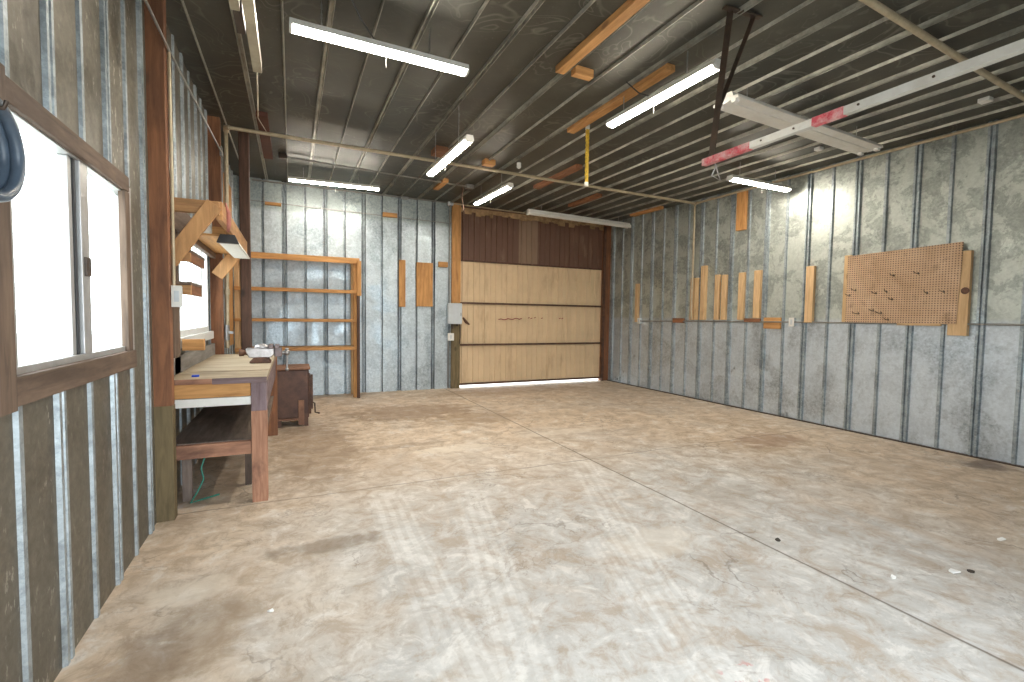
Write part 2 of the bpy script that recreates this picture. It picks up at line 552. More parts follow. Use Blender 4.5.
def solo(mb, name, mat, label, cat, group=None, bevel=.003):
    """a thing that is one mesh; its origin goes to the middle of its own base"""
    xs, ys, zs = zip(*[tuple(p) for p in mb.v])
    base = Vector(((min(xs) + max(xs)) / 2, (min(ys) + max(ys)) / 2, min(zs)))
    mb.v = [tuple(Vector(p) - base) for p in mb.v]
    o = mb.build(name, mat, None, bevel)
    o.location = base
    return tag(o, label, cat, group)


def struct(o):
    o['kind'] = 'structure'
    return o


# ------------------------------------------------------------------ the shell
def corrugated(name, mat, org, u, n, L, z0, ztop, ribs, holes=(), skin=.09, s=1, ribmat=None):
    """sheet wall: profile along u; ribs stand out along n (s = 1) or are pressed away from the room (s = -1);
    holes = (u0, u1, za, zb); flat outer skin behind"""
    org, u, n = Vector(org), Vector(u), Vector(n)
    prof = {0.0: 0.0, L: 0.0}
    for c, big in ribs:
        if big:
            pts = ((-.038, 0), (-.030, .030), (-.010, .030), (-.004, .008), (.004, .008), (.010, .030), (.030, .030), (.038, 0))
        else:
            pts = ((-.020, 0), (-.013, .024), (.013, .024), (.020, 0))
        for du, h in pts:
            if 0 < c + du < L:
                prof[c + du] = h * s
    keys = sorted(prof)

    def hgt(q):
        for a, b in zip(keys, keys[1:]):
            if a <= q <= b:
                return prof[a] + (prof[b] - prof[a]) * (q - a) / max(b - a, 1e-9)
        return 0
    us = sorted(set(keys) | {q for h in holes for q in h[:2]})
    zs = sorted({z0} | {q for h in holes for q in h[2:]})

    def grid(us, hf, off):
        mb = MB()
        for a, b in zip(us, us[1:]):
            lv = zs + [None]
            for za, zb in zip(lv, lv[1:]):
                cu = (a + b) / 2
                cz = za + .01
                if any(h[0] < cu < h[1] and h[2] <= cz < h[3] for h in holes):
                    continue
                P = []
                for q, zz in ((a, za), (b, za), (b, zb), (a, zb)):
                    g = org + u * q
                    top = ztop(g.x, g.y)
                    p = g + n * (hf(q) + off)
                    p.z = top if zz is None else min(zz, top)
                    P.append(p)
                mb.add(P, [(0, 1, 2, 3)])
                mi.append(1 if off == 0 and abs(hf(a)) + abs(hf(b)) > .001 else 0)
        return mb
    mi = []
    m = grid(us, hgt, 0)
    k = grid(sorted({0.0, L} | {q for h in holes for q in h[:2]}), lambda q: 0, -skin)
    o = len(m.v)
    m.v += k.v
    m.f += [tuple(i + o for i in reversed(f)) for f in k.f]
    m.sm += k.sm
    o = struct(m.build(name, mat, None, 0, fix=False))
    if ribmat:
        o.data.materials.append(ribmat)
        o.data.polygons.foreach_set('material_index', mi)
    return o


W1 = (1.99, 3.28, 1.12, 2.025)      # window 1: y0 y1 z0 z1
W2 = (4.22, 5.90, 1.16, 2.04)


def above(x, y):
    return zc(x, y) + .01


fl = MB().add([(AX - .1, FY - .1, 0), (BX + .1, FY - .1, 0), (BX + .1, DY + .12, 0), (AX - .1, DY + .12, 0)], [(0, 1, 2, 3)])
fl.add([(AX - .1, FY - .1, -.12), (BX + .1, FY - .1, -.12), (BX + .1, DY + .12, -.12), (AX - .1, DY + .12, -.12)], [(3, 2, 1, 0)])
struct(fl.build('floor', M['floor'], None, 0, fix=False))
gr = MB().add([(-40, -40, -.13), (40, -40, -.13), (40, 40, -.13), (-40, 40, -.13)], [(0, 1, 2, 3)])
struct(gr.build('ground', M['gwhite'], None, 0, fix=False))

# ceiling: ribs run along the building
cm = MB()
cmi = []
prof = [(AX - .1, 0)]
k = -2
while True:
    c = -.042 + .3 * k
    if c > BX - .05:
        break
    if c > AX + .06:
        if (k % 2) == 1:
            prof += [(c - .021, 0), (c - .017, .026), (c - .013, .026), (c - .009, .001), (c + .009, .001), (c + .013, .026), (c + .017, .026), (c + .021, 0)]
        else:
            prof += [(c - .008, 0), (c - .003, .024), (c + .003, .024), (c + .008, 0)]
    k += 1
prof.append((BX + .1, 0))
for (xa, ha), (xb, hb) in zip(prof, prof[1:]):
    P = [(x, y, zc(x, y) - h) for (x, h, y) in ((xa, ha, FY - .1), (xa, ha, DY + .1), (xb, hb, DY + .1), (xb, hb, FY - .1))]
    cm.add(P, [(0, 1, 2, 3)])
    cmi.append(1 if ha + hb > .001 else 0)
cm.add([(x, y, zc(x, y) + .06) for x, y in ((AX - .1, FY - .1), (BX + .1, FY - .1), (BX + .1, DY + .1), (AX - .1, DY + .1))], [(0, 1, 2, 3)])
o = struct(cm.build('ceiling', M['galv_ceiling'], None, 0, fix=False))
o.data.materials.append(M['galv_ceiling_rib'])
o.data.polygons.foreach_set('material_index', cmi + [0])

ribsL = [(2.32 + .3 * k - FY, k % 2 == 0) for k in range(-9, 21)]
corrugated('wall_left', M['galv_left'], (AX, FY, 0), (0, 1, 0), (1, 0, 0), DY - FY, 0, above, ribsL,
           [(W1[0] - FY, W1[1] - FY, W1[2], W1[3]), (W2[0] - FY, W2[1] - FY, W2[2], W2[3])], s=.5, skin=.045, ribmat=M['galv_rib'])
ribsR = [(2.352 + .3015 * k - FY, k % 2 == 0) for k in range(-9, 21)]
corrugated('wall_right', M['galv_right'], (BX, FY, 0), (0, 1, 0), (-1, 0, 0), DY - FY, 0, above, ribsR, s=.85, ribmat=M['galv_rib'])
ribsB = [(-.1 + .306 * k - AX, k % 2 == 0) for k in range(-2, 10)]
corrugated('wall_back', M['galv_back'], (AX, DY, 0), (1, 0, 0), (0, -1, 0), 2.72 - AX, 0, above, ribsB, s=-2.0, ribmat=M['galv_rib'])  # darker rib material puts the shade of the grooves into colour
# the wall behind the photographer with its big open doorway
ribsF = [(.2 + .3 * k, k % 2 == 0) for k in range(0, 23)]
corrugated('wall_front', M['galv_front'], (AX, FY, 0), (1, 0, 0), (0, 1, 0), BX - AX, 0, above, ribsF, [(.55, 3.45, 0, 2.45)])

# lap line of the upper sheet on the back wall
t = MB().beam((AX + .02, DY - .027, 3.115), (2.70, DY - .027, 3.055), .008, .012)
struct(t.build('trim_1', M['conduit'], None, 0))
# dark sill strips at the foot of the side walls
t = MB().box(BX - .036, BX + .02, FY, DY, 0, .014)
struct(t.build('baseboard_right', M['darksteel'], None, 0))
# ------------------------------------------------------------------ windows


def window(name, w, mat, stiles):
    y0, y1, z0, z1 = w
    root = struct(bpy.data.objects.new(name, None))
    root.location = (AX, (y0 + y1) / 2, z0)
    COL.objects.link(root)
    x0, x1 = AX - .055, AX + .004
    t = .05
    m = MB().box(x0, x1, y0, y1, z0, z0 + t).box(x0, x1, y0, y1, z1 - t, z1)
    m.box(x0, x1, y0, y0 + t, z0 + t, z1 - t).box(x0, x1, y1 - t, y1, z0 + t, z1 - t)
    m.build('window_frame', mat, root)
    for c, wd, dx in stiles:
        st = MB().box(AX - .045 + dx, AX - .012 + dx, c - wd / 2, c + wd / 2, z0 + t, z1 - t)
        st.build('window_stile', mat, root)
    cuts = [y0 + t] + [c for c, _, _ in stiles] + [y1 - t]
    for a, b in zip(cuts, cuts[1:]):
        MB().box(AX - .034, AX - .030, a, b, z0 + t, z1 - t).build('window_pane', M['glass'], root, 0)
    return root


w1 = window('window_1', W1, M['alu'], [(2.528, .035, .0), (2.625, .085, .016)])
MB().box(AX - .01, AX + .014, 2.60, 2.65, 1.50, 1.58).build('window_latch', M['darksteel'], w1)
MB().box(AX - .030, AX - .008, 2.553, 2.575, W1[2] + .05, W1[3] - .05).build('window_shadow_gap', M['black'], w1)  # black bar in place of the shadow gap beside the stile
# timber casing round window 1
x0, x1 = AX - .01, AX + .025
MB().box(x0, x1, 1.95, 3.17, 1.982, 2.058).build('window_casing', wood('trim', 'y'), w1)
MB().box(x0, x1 + .006, 1.955, 3.20, 1.052, 1.145).build('window_sill', wood('trim', 'y'), w1)
MB().box(x0, x1 - .004, 3.115, 3.185, 1.145, 1.982).build('window_casing', wood('trim', 'z'), w1)
MB().box(x0, x1 + .008, 1.76, 1.955, 1.04, 2.075).build('window_casing', wood('trim', 'z'), w1)
w2 = window('window_2', W2, M['vinyl'], [(4.62, .04, 0), (5.0, .04, .014), (5.36, .04, 0), (5.62, .04, .0)])
MB().box(AX, AX + .05, 4.02, 4.22, .908, 2.12).build('window_casing', wood('trim', 'z'), w2)
MB().box(AX, AX + .05, 4.22, 5.95, 2.04, 2.14).build('window_casing', wood('trim', 'y'), w2)
MB().box(AX, AX + .04, 4.22, 5.95, 1.08, 1.16).build('window_sill', M['vinyl'], w2)

# ------------------------------------------------------------------ back door
d = struct(bpy.data.objects.new('door_1', None))
d.location = (4.45, DY, 0)
COL.objects.link(d)


def ribbed_panel(name, mat, xa, xb, za, zb, y, pitch=.115):
    m = MB()
    pts = [(xa, 0)]
    x = xa + .06
    i = 0
    while x < xb - .03:
        w, h = (.018, .024) if i % 2 == 0 else (.010, .012)
        pts += [(x - w, 0), (x - w * .45, h), (x + w * .45, h), (x + w, 0)]
        x += pitch
        i += 1
    pts.append((xb, 0))
    for (a, ha), (b, hb) in zip(pts, pts[1:]):
        m.add([(a, y - ha, za), (b, y - hb, za), (b, y - hb, zb), (a, y - ha, zb)], [(0, 1, 2, 3)])
    m.add([(xa, y + .03, za), (xb, y + .03, za), (xb, y + .03, zb), (xa, y + .03, zb)], [(3, 2, 1, 0)])
    m.add([(xa, y, za), (xb, y, za), (xb, y + .03, za), (xa, y + .03, za)], [(0, 3, 2, 1)])
    return m.build(name, mat, d, 0, fix=False)


DX0, DX1 = 2.86, 6.07
ribbed_panel('door_panel', M['door_brown'], DX0, 4.08, 2.40, 3.36, DY + .01)
ribbed_panel('door_panel', M['door_brown_faded'], 4.08, 4.50, 2.40, 3.36, DY + .01)['label'] = 'faded lighter brown strip'
ribbed_panel('door_panel', M['door_brown'], 4.50, DX1, 2.40, 3.36, DY + .01)
ribbed_panel('door_panel', M['door_tan'], DX0, DX1, 1.605, 2.40, DY + .02)
ribbed_panel('door_panel', M['door_tan'], DX0, DX1, .815, 1.605, DY + .02)
ribbed_panel('door_panel', M['door_tan'], DX0, DX1, .055, .815, DY + .02)
MB().box(DX0, DX1, DY - .012, DY + .02, 2.385, 2.415).build('door_rail', M['rust'], d)
MB().box(DX0, DX1, DY - .020, DY + .02, 1.588, 1.622).build('door_rail', M['rust'], d)
MB().box(DX0, DX1, DY - .020, DY + .02, .798, .832).build('door_rail', M['rust'], d)
MB().box(DX0, DX1, DY - .006, DY + .02, .045, .085).build('door_bottom_seal', M['rust'], d)
MB().box(2.69, 2.86, DY - .05, DY + .06, 1.60, zc(2.8, DY)).build('door_jamb', wood('orange', 'z'), d)
MB().box(2.69, 2.86, DY - .045, DY + .06, 0, 1.60).build('door_jamb', wood('olive', 'z'), d)
MB().box(6.07, 6.254, DY - .05, DY + .06, 0, zc(6.1, DY)).build('door_jamb', wood('post', 'z'), d)
MB().box(6.055, 6.105, DY - .09, DY - .04, 0, 3.30).build('door_track', M['rust'], d)
m = MB()
x = DX0
while x < DX1 - .05:                                   # torn paper backing hanging along the head
    w = random.uniform(.06, .16)
    h = random.uniform(.03, .12)
    m.box(x, min(x + w, DX1), DY - .03 - random.uniform(0, .01), DY - .012, 3.34 - h, 3.37)
    x += w * .92
m.build('door_head_strip', M['insul'], d, 0)
MB().box(2.69, 6.254, DY - .02, DY + .06, 3.36, 3.48).build('door_header', wood('darkpost', 'x'), d)
# a scrawl of red paint and a brown scrape on the middle panel
m = MB()
pts = [(3.66 + .05 * i, DY - .003, 1.30 + .012 * math.sin(i * 1.9) + .006 * i * .4) for i in range(11)]
m.tube(pts, .009, 6)
for xs, zs in ((4.30, 1.335), (4.36, 1.325), (4.44, 1.34), (4.60, 1.33), (5.02, 1.33), (5.08, 1.33)):
    m.tube([(xs, DY - .003, zs), (xs + .035, DY - .003, zs + .012)], .008, 6)
m.build('paint_scrawl', M['paintmark'], d, 0)
m = MB()
m.tube([(2.93, DY - .002, 1.33), (2.99, DY - .002, 1.25), (3.06, DY - .002, 1.20)], [.018, .03, .014], 7)
m.build('scrape_mark', M['smudge'], d, 0)

# ------------------------------------------------------------------ posts on the left side
p = thing('timber_post', 'reddish brown timber post rising beside the near window, lower length stained olive', 'post', (-.745, 3.70, 0))
MB().box(AX - .05, -.705, 3.665, 3.745, .75, zc(-.75, 3.70)).build('post_upper', wood('post', 'z'), p)
MB().box(AX - .05, -.702, 3.662, 3.745, 0, .75).build('post_lower', wood('olive', 'z'), p)
solo(MB().box(AX - .01, -.685, 6.05, 6.13, 0, zc(-.75, 6.1)), 'timber_post', wood('post', 'z'),
     'slim brown timber post on the left wall just past the far window', 'post')
solo(MB().box(-.545, -.437, 6.40, 6.50, 0, zc(-.5, 6.45)), 'timber_post', wood('darkpost', 'z'),
     'dark free standing post between the workbench and the back shelf rack', 'post', bevel=.012)
solo(MB().box(AX + .001, AX + .02, 7.15, 8.05, .9, 3.15), 'plywood_panel', wood('orange', 'z'),
     'orange plywood panel in the far left corner behind the dark post', 'panel')

# ------------------------------------------------------------------ workbench
b = thing('workbench', 'long wooden workbench with peeling legs standing against the left wall', 'workbench', (-.48, 4.9, 0))
m = MB().box(AX + .03, -.165, 3.80, 4.22, .872, .904)
m.box(AX + .03, -.165, 4.228, 4.70, .874, .908).box(AX + .03, -.165, 4.708, 5.98, .872, .906)
m.build('bench_top', wood('bench', 'x'), b)
MB().box(-.50, -.166, 3.790, 3.80, .862, .903).build('edge_strip', wood('purple', 'x'), b)
MB().box(-.76, -.50, 3.791, 3.80, .866, .901).build('edge_strip', wood('peel', 'x'), b)
MB().box(-.76, -.27, 3.812, 3.85, .768, .872).build('apron', wood('orange', 'x'), b)
MB().box(-.76, -.27, 3.815, 3.85, .706, .764).build('white_strip', M['white'], b)['label'] = 'white painted strip under the apron'
MB().box(-.205, -.168, 3.90, 5.90, .67, .872).build('apron', wood('purple', 'y'), b)
MB().box(-.268, -.168, 3.80, 3.90, .66, .872).build('leg_top', wood('purple', 'z'), b)
for (xx, yy) in ((-.268, 3.80), (-.255, 5.84), (-.79, 3.86), (-.79, 5.84)):
    z1 = .66 if (xx, yy) == (-.268, 3.80) else .872
    MB().box(xx, xx + (.10 if xx > -.7 else .05), yy, yy + .09, 0, z1).build('leg', wood('peel' if yy < 4 else 'post', 'z'), b)
MB().box(-.345, -.30, 4.22, 4.27, 0, .42).build('leg', wood('shelfdark', 'z'), b)
MB().box(-.72, -.66, 4.0, 4.05, 0, .36).build('leg', wood('shelfdark', 'z'), b)
MB().box(-.77, -.19, 3.86, 5.82, .432, .450).build('lower_shelf', wood('shelfdark', 'y'), b)
MB().box(-.77, -.27, 3.815, 3.857, .352, .445).build('shelf_rail', wood('peel', 'x'), b)
MB().box(-.235, -.195, 3.90, 5.84, .345, .432).build('shelf_rail', wood('post', 'y'), b)
MB().box(AX + .024, AX + .05, 4.0, 5.95, .908, 1.03).build('backsplash', wood('gray', 'y'), b)

# bench vise
v = thing('bench_vise', 'old iron vise bolted to the right edge of the workbench top', 'vise', (-.26, 4.86, .908))
m = MB()
m.prism([(-.085, 0), (.085, 0), (.085, .016), (.05, .05), (-.05, .05), (-.085, .016)], (-.26, 4.78, .9085), (1, 0, 0), (0, 0, 1), (0, .16, 0))
m.build('vise_base', M['rust'], v, .006)
m = MB().prism([(-.085, 0), (.085, 0), (.115, .03), (.115, .085), (-.11, .085), (-.11, .06)], (-.265, 4.80, .955), (1, 0, 0), (0, 0, 1), (0, .12, 0))
m.build('vise_body', M['visejaw'], v, .008)
m = MB().box(-.195, -.155, 4.79, 4.93, 1.035, 1.075).box(-.145, -.105, 4.79, 4.93, 1.035, 1.073)
m.box(-.150, -.085, 4.82, 4.90, .96, 1.045)
m.build('vise_jaw', M['vise'], v, .006)
MB().ball((-.25, 4.86, 1.048), .05, (1.2, .9, .6)).build('anvil_horn', M['visejaw'], v, 0)
MB().tube([(-.43, 4.86, 1.0), (-.395, 4.86, 1.0), (-.39, 4.86, 1.0), (-.36, 4.86, 1.0)], [.032, .032, .022, .022], 12).build('vise_tail', M['rust'], v, 0)
m = MB().tube([(-.10, 4.86, .995), (-.035, 4.86, .995)], .018, 12)
m.ball((-.045, 4.86, .995), .028)
vsc = m.build('vise_screw', M['steel'], v, 0)
m = MB().tube([(-.045, 4.86, 1.02), (-.045, 4.86, .84)], .009, 8)
m.ball((-.045, 4.86, 1.024), .017).ball((-.045, 4.86, .838), .017)
m.build('vise_handle', M['steel'], vsc, 0)
m = MB().prism([(-.022, -.012), (.01, -.016), (.024, -.004), (.022, .012), (-.012, .014)], (-.615, 3.92, .904), (1, 0, 0), (0, 1, 0), (0, 0, .014))
solo(m, 'bottle_cap', M['blue'], 'small bright blue plastic scrap on the near end of the workbench', 'plastic scrap')
pts = [(-.57, 4.02, .42), (-.575, 4.0, .33), (-.60, 3.98, .24), (-.585, 3.97, .16), (-.62, 3.95, .08), (-.66, 3.93, .012), (-.60, 3.98, .010), (-.50, 4.05, .010)]
solo(MB().tube(pts, .006, 7), 'extension_cord', M['green'], 'thin green cord dangling to the floor under the workbench', 'cord', bevel=0)

# ------------------------------------------------------------------ iron cabinet behind the bench
s_ = thing('iron_stove', 'squat rust brown iron stove on short legs behind the workbench', 'stove', (.0, 6.42, 0))
MB().box(-.185, .180, 6.22, 6.62, .10, .685).build('stove_body', M['stove'], s_, .012)
MB().box(-.20, .195, 6.20, 6.64, .685, .715).build('stove_top', M['stovetop'], s_, .006)
for xx in (-.17, .125):
    for yy in (6.22, 6.58):
        MB().box(xx, xx + .045, yy, yy + .04, 0, .12).build('leg', M['stove'], s_)
m = MB().box(.180, .205, 6.25, 6.60, .14, .60)
m.box(.200, .225, 6.24, 6.28, .20, .62)
sd_ = m.build('stove_door', M['rust'], s_)
m = MB().tube([(.205, 6.30, .28), (.245, 6.28, .26), (.25, 6.27, .15), (.30, 6.25, .14)], .011, 8)
m.build('crank_handle', M['darksteel'], sd_, 0)
MB().box(.06, .125, 6.205, 6.222, .02, .32).build('corner_strap', M['stovetop'], s_)
MB().box(-.17, .06, 6.19, 6.22, .085, .105).build('ash_lip', M['stovetop'], s_)

# ------------------------------------------------------------------ overhead rack above the bench
r = thing('overhead_rack', 'braced wooden rack fixed to the left wall above the workbench', 'rack', (-.62, 5.0, 1.7))
MB().box(AX + .02, -.455, 3.90, 3.945, 2.035, 2.125).build('bracket_arm', wood('rail', 'x'), r)
MB().box(AX + .02, -.480, 5.96, 6.00, 2.035, 2.125).build('bracket_arm', wood('rail', 'x'), r)
MB().beam((-.478, 3.883, 2.10), (-.745, 3.883, 1.69), .10, .036, (0, 1, 0)).build('brace', wood('rail', 'z'), r)
MB().beam((-.535, 5.94, 2.0), (-.72, 5.94, 1.745), .12, .036, (0, 1, 0)).build('brace', wood('rail', 'z'), r)
MB().box(-.478, -.440, 3.948, 6.02, 2.005, 2.135).build('front_rail', wood('rail', 'y'), r)
MB().box(AX + .03, -.480, 4.50, 5.955, 1.985, 2.010).build('rack_board', wood('orange', 'y'), r)
MB().box(AX + .03, -.480, 4.45, 4.50, 1.96, 2.035).build('cross_piece', wood('orange', 'x'), r)
MB().box(AX + .03, AX + .07, 3.95, 5.955, 1.93, 2.03).build('wall_cleat', wood('trim', 'y'), r)
m = MB().tube([(-.428, 4.02, 2.145), (-.412, 4.04, 2.08), (-.412, 4.06, 2.00), (-.42, 4.08, 1.95), (-.425, 4.07, 1.99)], [.004, .013, .016, .012, .004], 8)
solo(m, 'strap_scrap', M['pinkcloth'], 'faded red strap hanging from the rail of the overhead rack', 'strap', bevel=0)
solo(MB().box(-.63, -.565, 4.36, 4.44, 1.975, 2.06), 'junction_box', M['white'],
     'white box tucked under the overhead rack above the workbench', 'box', bevel=.006)

L_ = thing('shop_light', 'white hooded shop light unlit and slung under the overhead rack', 'light fixture', (-.46, 5.05, 1.915))
poly = [(-.072, 0), (-.045, .055), (.045, .055), (.072, 0)]
hd = MB().prism(poly, (-.46, 4.45, 1.915), (1, 0, 0), (0, 0, 1), (0, 1.2, 0)).build('hood', M['white'], L_, .003)
MB().prism([(-.078, -.005), (-.05, .062), (.05, .062), (.078, -.005)], (-.46, 4.42, 1.915), (1, 0, 0), (0, 0, 1), (0, .06, 0)).build('end_cap', M['black'], L_)
MB().prism([(-.058, -.003), (.058, -.003), (.058, .004), (-.058, .004)], (-.46, 4.49, 1.915), (1, 0, 0), (0, 0, 1), (0, 1.1, 0)).build('lens', M['paper'], hd, .001)
for yy in (4.65, 5.45):
    MB().tube([(-.46, yy, 1.965), (-.46, yy, 2.004)], .004, 6).build('hanger', M['steel'], L_, 0)

for (z0, z1, y1, nm) in ((1.475, 1.565, 4.40, 'short wooden ledge box on the left wall at mid height beside the far window'),
                         (1.705, 1.790, 4.55, 'short dark wooden ledge box just below the rack brace by the far window')):
    q = thing('wall_ledge', nm, 'shelf', (-.7, 4.2, z0), 'ledge boxes by the far window')
    MB().box(AX + .02, -.634, 3.95, y1, z1 - .022, z1).build('ledge_top', wood('trim', 'y'), q)
    MB().box(AX + .02, -.636, 3.955, 3.99, z0, z1 - .022).build('end_block', wood('rail', 'x'), q)
    MB().box(-.655, -.636, 3.99, y1 - .01, z0, z1 - .022).build('ledge_front', wood('post', 'y'), q)
solo(MB().box(AX + .05, -.61, 4.27, 4.33, 1.065, 1.150), 'timber_block', wood('orange', 'x'),
     'short orange timber block sticking out below the far window sill', 'wood block')

# ------------------------------------------------------------------ shelf rack on the back wall
k_ = thing('shelf_rack', 'open shelf rack of orange boards against the back wall', 'shelf rack', (.12, 8.27, 0))
for z0, z1 in ((2.175, 2.265), (1.695, 1.750), (1.235, 1.280), (.785, .835)):
    m = MB().box(AX + .03, 1.0, 8.06, 8.10, z0, z1)
    m.build('shelf_front', wood('orange', 'x'), k_)
    MB().box(AX + .03, .985, 8.10, 8.50, z1 - .022, z1).build('shelf_board', wood('tan', 'x'), k_)
for xx, yy, tn in ((.905, 8.10, 'orange'), (.955, 8.02, 'darkpost'), (.905, 8.45, 'tan')):
    zz = 1.66 if tn == 'darkpost' else 2.25
    MB().box(xx, xx + .085 if tn != 'darkpost' else xx + .045, yy, yy + .04, 0, zz).build('upright', wood(tn, 'z'), k_)
MB().box(.955, 1.02, 8.018, 8.058, 1.66, 2.22).build('upright', wood('orange', 'z'), k_)
MB().box(AX + .03, AX + .09, 8.10, 8.16, 0, 2.25).build('upright', wood('tan', 'z'), k_)
MB().box(AX + .03, AX + .09, 8.44, 8.50, 0, 2.25).build('upright', wood('tan', 'z'), k_)

# ------------------------------------------------------------------ wooden patches on the back wall
for x0, x1, z0, z1, nm, cat in (
        (1.725, 1.835, 1.505, 2.335, 'narrow upright orange board on the back wall left of the plywood square', 'board'),
        (2.035, 2.330, 1.520, 2.310, 'wide orange plywood rectangle on the back wall beside the door', 'board'),
        (2.440, 2.615, 2.250, 2.345, 'small orange block on the back wall close to the door jamb', 'wood block'),
        (-.370, -.140, 3.065, 3.110, 'thin orange block high on the back wall above the shelf rack', 'wood block'),
        (1.440, 1.690, 3.060, 3.135, 'orange block high on the back wall right of the shelf rack', 'wood block')):
    solo(MB().box(x0, x1, DY - .05, DY - .0, z0, z1), 'wall_board' if cat == 'board' else 'timber_block',
         wood('orange', 'z' if z1 - z0 > .4 else 'x'), nm, cat, 'wood pieces on the back wall')

# ------------------------------------------------------------------ electrical box by the door
e = thing('electrical_box', 'pale gray electrical box mounted on the left jamb of the back door', 'electrical box', (2.73, 8.45, 1.21))
MB().box(2.605, 2.850, 8.40, 8.497, 1.215, 1.585).build('box_body', M['grayenamel'], e, .006)
bd = MB().box(2.598, 2.857, 8.388, 8.40, 1.208, 1.592).build('box_door', M['grayenamel'], e, .004)
MB().box(2.825, 2.845, 8.378, 8.388, 1.36, 1.42).build('box_latch', M['steel'], bd)
m = MB().tube([(2.70, 8.46, 1.215), (2.70, 8.46, 1.12)], .018, 10).tube([(2.79, 8.46, 1.215), (2.79, 8.46, 1.17)], .022, 10)
m.tube([(2.83, 8.46, 1.215), (2.845, 8.46, 1.19), (2.85, 8.46, 1.0), (2.85, 8.48, .84)], .010, 8)
m.build('conduit_stub', M['darksteel'], e, 0)


def outlet(label, c, n, sz=(.07, .11), group='wall outlets'):
    """surface outlet box with cover plate; c = middle on the wall, n = axis letter it faces along"""
    o = thing('outlet_box', label, 'outlet', c, group)
    x, y, z = c
    a, h = sz[0] / 2, sz[1] / 2
    if n == 'x-':
        MB().box(x - .045, x, y - a, y + a, z - h, z + h).build('box_body', M['grayenamel'], o)
        cp = MB().box(x - .050, x - .045, y - a - .004, y + a + .004, z - h - .004, z + h + .004).build('cover_plate', M['white'], o, .002)
        MB().box(x - .053, x - .050, y - .014, y + .014, z - .035, z + .035).build('socket', M['grayenamel'], cp, .001)
    elif n == 'y-':
        MB().box(x - a, x + a, y - .045, y, z - h, z + h).build('box_body', M['grayenamel'], o)
        cp = MB().box(x - a - .004, x + a + .004, y - .050, y - .045, z - h - .004, z + h + .004).build('cover_plate', M['white'], o, .002)
        MB().box(x - .014, x + .014, y - .053, y - .050, z - .035, z + .035).build('socket', M['grayenamel'], cp, .001)
    return o


outlet('white outlet box on the door jamb below the gray electrical box', (2.665, 8.497, .97), 'y-', (.11, .13))
outlet('white outlet box at the far end of the right wall conduit', (BX - .002, 7.47, 1.312), 'x-')
outlet('white outlet box on the right wall conduit beside the square orange block', (BX - .002, 4.31, 1.335), 'x-')
o = outlet('white switch box on the side of the near timber post', (-.673, 3.742, 1.455), 'y-', (.050, .13))

# ------------------------------------------------------------------ conduits and pipes
c = solo(MB().tube([(BX - .035, 7.44, 1.310), (BX - .035, 4.4, 1.335), (BX - .035, .2, 1.350)], .010, 8), 'wall_conduit', M['conduit'],
         'thin gray conduit running level along the right wall', 'conduit', bevel=0)
c = thing('wall_conduit', 'gray conduit along the top of the back wall above the shelf rack', 'conduit', (1.0, DY - .05, 3.4))
MB().tube([(-.55, DY - .04, 3.425), (2.67, DY - .04, 3.425)], .013, 8).build('conduit_run', M['conduit'], c, 0)
MB().box(1.75, 1.88, DY - .055, DY - .02, 3.395, 3.445).build('coupling', M['steel'], c)
MB().box(2.60, 2.70, DY - .085, DY - .02, 3.375, 3.465).build('junction_box', M['grayenamel'], c)
MB().tube([(2.645, DY - .04, 3.38), (2.645, DY - .04, 1.58)], .013, 8).build('conduit_drop', M['conduit'], c, 0)
solo(MB().tube([(2.66, DY - .05, 1.59 - .5), (2.66, DY - .05, 1.045)], .012, 8), 'wall_conduit', M['conduit'],
     'short conduit stub joining the electrical box to the outlet under it', 'conduit', bevel=0)
solo(MB().tube([(2.632, DY - .035, .905), (2.632, DY - .03, .02)], .012, 8), 'wall_conduit', M['conduit'],
     'conduit dropping from the door jamb outlet to the floor', 'conduit', bevel=0)
solo(MB().tube([(2.705, DY - .062, 3.415), (4.6, DY - .062, 3.385), (6.2, DY - .062, 3.350)], .012, 8), 'wall_conduit', M['pipe'],
     'thin pale conduit running along the head of the back door', 'conduit', bevel=0)

c = thing('ceiling_conduit', 'gray conduit crossing the ceiling just ahead of the back wall', 'conduit', (1.2, 7.1, 3.36))
MB().tube([(-.06, 7.05, zc(-.06, 7.05) - .035), (2.52, 7.16, zc(2.52, 7.16) - .045)], .011, 8).build('conduit_run', M['conduit'], c, 0)
MB().box(2.48, 2.60, 7.11, 7.21, zc(2.5, 7.1) - .075, zc(2.5, 7.1) - .014).build('junction_box', M['conduit'], c)
MB().box(-.14, -.04, 7.0, 7.10, zc(-.1, 7) - .07, zc(-.1, 7) - .0).build('junction_box', M['darksteel'], c)
m = MB().tube([(2.44, 7.16, 3.36), (2.42, 7.17, 3.22), (2.44, 7.17, 3.12), (2.46, 7.18, 2.98), (2.47, 7.18, 3.03)], .010, 7)
m.build('hanging_cord', M['rust'], c, 0)

